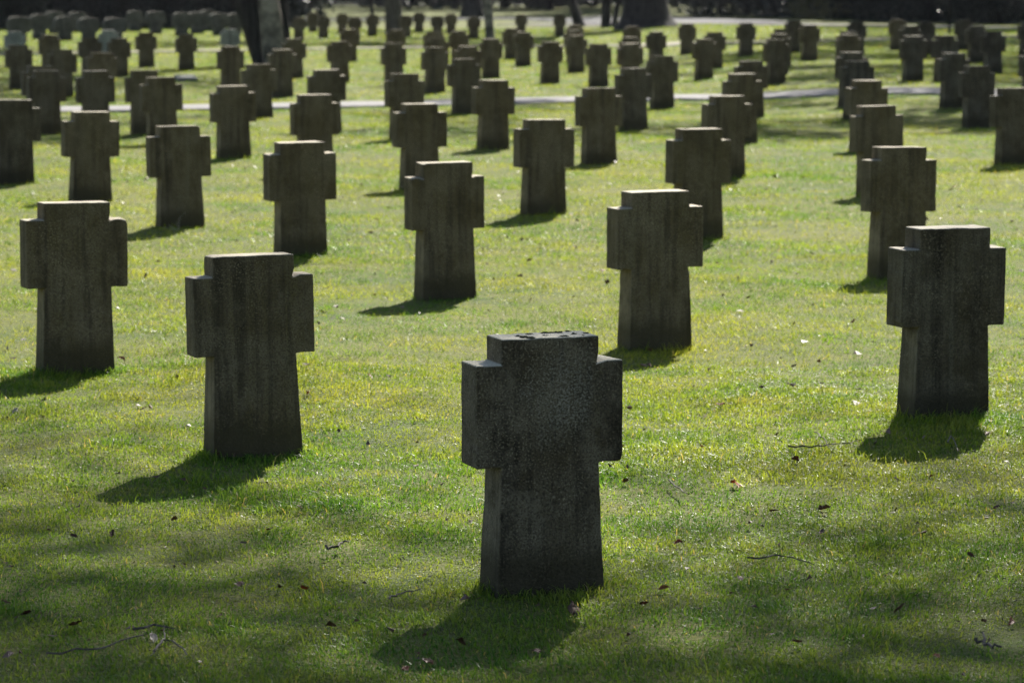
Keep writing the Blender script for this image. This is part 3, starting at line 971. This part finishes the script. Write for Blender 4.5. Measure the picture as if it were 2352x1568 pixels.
def pine(X, Y, label, clumps, trunk_h=11.0, card=.065, soft=.34):
    """tall unseen pine added for its shade, with open foliage plates"""
    root = empty('added_shade_pine', (X, Y, rz(X, Y)))
    tag(root, label, 'tree')
    bm = bmesh.new()
    tube(bm, [Vector((0, 0, -.1)), Vector((.05, .05, 3)), Vector((-.15, .1, 6)), Vector((-.35, .1, trunk_h))], .24, .10, 14)
    cs = []
    for (cx_, cy_, cz_, r_, k_) in clumps:
        c = Vector((cx_ - X, cy_ - Y, cz_))
        s0 = Vector((-.2, .1, min(trunk_h, max(5.0, cz_ - 1.4))))
        tube(bm, [s0, s0.lerp(c, .5) + Vector((0, 0, .35)), c], .07, .02, 6)
        for i in range(k_):
            o = Vector((rnd.gauss(0, 1) * r_ * .5, rnd.gauss(0, 1) * r_ * .5, rnd.gauss(0, 1) * r_ * .16))
            cs.append(c + o)
    me = bpy.data.meshes.new('trunk'); bm.to_mesh(me); bm.free()
    link('trunk', me, M['bark_brown'], root)
    leaf_cloud('crown', cs, 60, soft, card, M['leaf_dark'], root)
    return root


def above(x, z, h):
    """point at height h whose shadow falls on the ground point x, z"""
    t = h / math.tan(SUN_EL)
    return (x + math.sin(SUN_AZ) * t, z + math.cos(SUN_AZ) * t, h)


cl = []  # unseen pine added for dapples, its crown shaped to darken the lower corners
for (gx, gy, h, r, k) in [(-1.3, 7.4, 11, .9, 18), (-1.05, 7.3, 11.5, .8, 11), (.8, 7.1, 11.2, .7, 5), (.5, 7.3, 11.5, .9, 9), (1.25, 7.4, 11, .9, 18), (-1.5, 8.6, 12, .8, 10),
                         (-1.8, 9.8, 12, .8, 8), (1.55, 8.8, 11.5, .8, 7), (1.75, 9.8, 11.5, .8, 11), (1.2, 8.3, 12, .7, 4), (-1.05, 8.5, 12, .7, 3), (.3, 6.2, 10.5, .9, 8), (-1.0, 6.5, 10.5, 1.1, 12), (1.0, 6.5, 10.5, 1.1, 12),
                         (-2.1, 11.5, 12, .9, 6), (2.2, 11.4, 12, .9, 6)]:
    cl.append((*above(gx, gy, h), r, int(k * 0.95)))
pine(7.0, 20.0, 'unseen pine added beyond the right edge, its crown shaped to darken the foreground', cl, soft=.46)


# unseen pines added beside the field, their open crowns dimming far rows and edges
shade_pines = [(-12.5, 57), (13.0, 60), (-15.5, 74), (16.5, 78), (-19.0, 94), (19.5, 100), (-10.5, 45), (12.0, 49), (-24, 118), (25, 124), (-25, 142), (27, 150)]
groups = [[] for _ in shade_pines]
far_cl = random.Random(5)
for i in range(1500):
    gx_, gy_ = far_cl.uniform(-22, 22), far_cl.uniform(34, 132)
    if far_cl.random() > 0.30 + 0.45 * min(1, abs(gx_) / (gy_ * .166)) ** 2 + 0.6 * max(0, gy_ - 55) / 75 - (.2 if 39 < gy_ < 52 else 0): continue
    h_ = far_cl.uniform(9.5, 13.5)
    p_ = above(gx_, gy_, h_)
    dd_ = [math.hypot(p_[0] - X, (p_[1] - Y)) for X, Y in shade_pines]
    j_ = dd_.index(min(dd_))
    if dd_[j_] < 10.5: groups[j_].append((*p_, 1.5, 7))
for (X, Y), gl in zip(shade_pines, groups):
    rank = sorted([Y_ for X_, Y_ in shade_pines if (X_ < 0) == (X < 0)]).index(Y) + 1
    pine(X, Y, f"unseen pine added for shade on the {'left' if X < 0 else 'right'}, {ORD[rank]} from the camera on its side", gl, 11.5, .115)


def wood():
    """far wood closing the view, one mass of trunks and foliage, plus crowns added for shade"""
    pts = []
    for i in range(150):
        X = rnd.uniform(-75, 75); Y = 330 + rnd.uniform(0, 50)
        for k in range(7): pts.append((X + rnd.gauss(0, 2.5), Y + rnd.gauss(0, 2.5), rnd.uniform(.5, 13)))
    for i in range(700):                             # unseen high crowns added to shade the ground before it
        Y = rnd.uniform(166, 335); X = rnd.uniform(-1, 1) * (24 + .2 * Y)
        pts.append((X, Y, rnd.uniform(5.5, 13)))
    o = leaf_cloud('far_wood', pts, 70, 1.6, .55, M['leaf_dark'], None)
    tag(o, 'dark wood closing the view beyond the far road, with unseen crowns added for shade', 'wood', kind='stuff')


wood()

# ------------------------------------------------------------------ air
bm = bmesh.new(); bmesh.ops.create_cube(bm, size=1.0)
me = bpy.data.meshes.new('haze'); bm.to_mesh(me); bm.free()
kz = NT('thin_haze'); pv = kz.n('ShaderNodeVolumePrincipled')
pv.inputs['Color'].default_value = (0.86, 0.92, 1.0, 1); pv.inputs['Density'].default_value = 0.00005; pv.inputs['Anisotropy'].default_value = 0.3
kz.l(pv.outputs[0], kz.out.inputs['Volume'])
hz = link('haze', me, kz.m); hz.scale = (840, 1000, 31); hz.location = (0, 420, 14.5)
tag(hz, 'thin haze over the far rows', 'haze', kind='stuff')

# ------------------------------------------------------------------ light
world = bpy.data.worlds.new('World'); scene.world = world
world.use_nodes = True
wt = world.node_tree; wt.nodes.clear()
sky = wt.nodes.new('ShaderNodeTexSky'); sky.sky_type = 'NISHITA'; sky.sun_disc = False
sky.sun_elevation = SUN_EL; sky.sun_rotation = SUN_AZ
bg = wt.nodes.new('ShaderNodeBackground'); bg.inputs['Strength'].default_value = 0.052
wo = wt.nodes.new('ShaderNodeOutputWorld')
wt.links.new(sky.outputs[0], bg.inputs['Color']); wt.links.new(bg.outputs[0], wo.inputs['Surface'])

sl = bpy.data.lights.new('sun', 'SUN'); sl.energy = 5.0; sl.angle = R(0.55); sl.color = (1.0, 0.95, 0.86)
so = bpy.data.objects.new('sun', sl); COL.objects.link(so)
d = Vector((math.sin(SUN_AZ) * math.cos(SUN_EL), math.cos(SUN_AZ) * math.cos(SUN_EL), math.sin(SUN_EL)))
so.rotation_euler = d.to_track_quat('Z', 'Y').to_euler()
so.location = d * 60

# ------------------------------------------------------------------ camera
cam = bpy.data.cameras.new('camera')
co = bpy.data.objects.new('camera', cam); COL.objects.link(co)
co.location = (0, 0, HC); co.rotation_euler = (math.pi / 2 - PITCH, 0, 0)
cam.sensor_width = 36; cam.sensor_fit = 'HORIZONTAL'; cam.lens = FPX / 2352 * 36
cam.clip_start = 0.1; cam.clip_end = 3000
cam.dof.use_dof = True; cam.dof.focus_distance = 9.2; cam.dof.aperture_fstop = 7.2
scene.camera = co

vs = scene.view_settings
vs.view_transform = 'Standard'; vs.look = 'None'; vs.exposure = 1.5; vs.gamma = 1.0
scene.cycles.use_denoising = True
scene.cycles.denoiser = 'OPENIMAGEDENOISE'
scene.cycles.denoising_prefilter = 'FAST'
scene.cycles.max_bounces = 6
scene.cycles.sample_clamp_indirect = 6
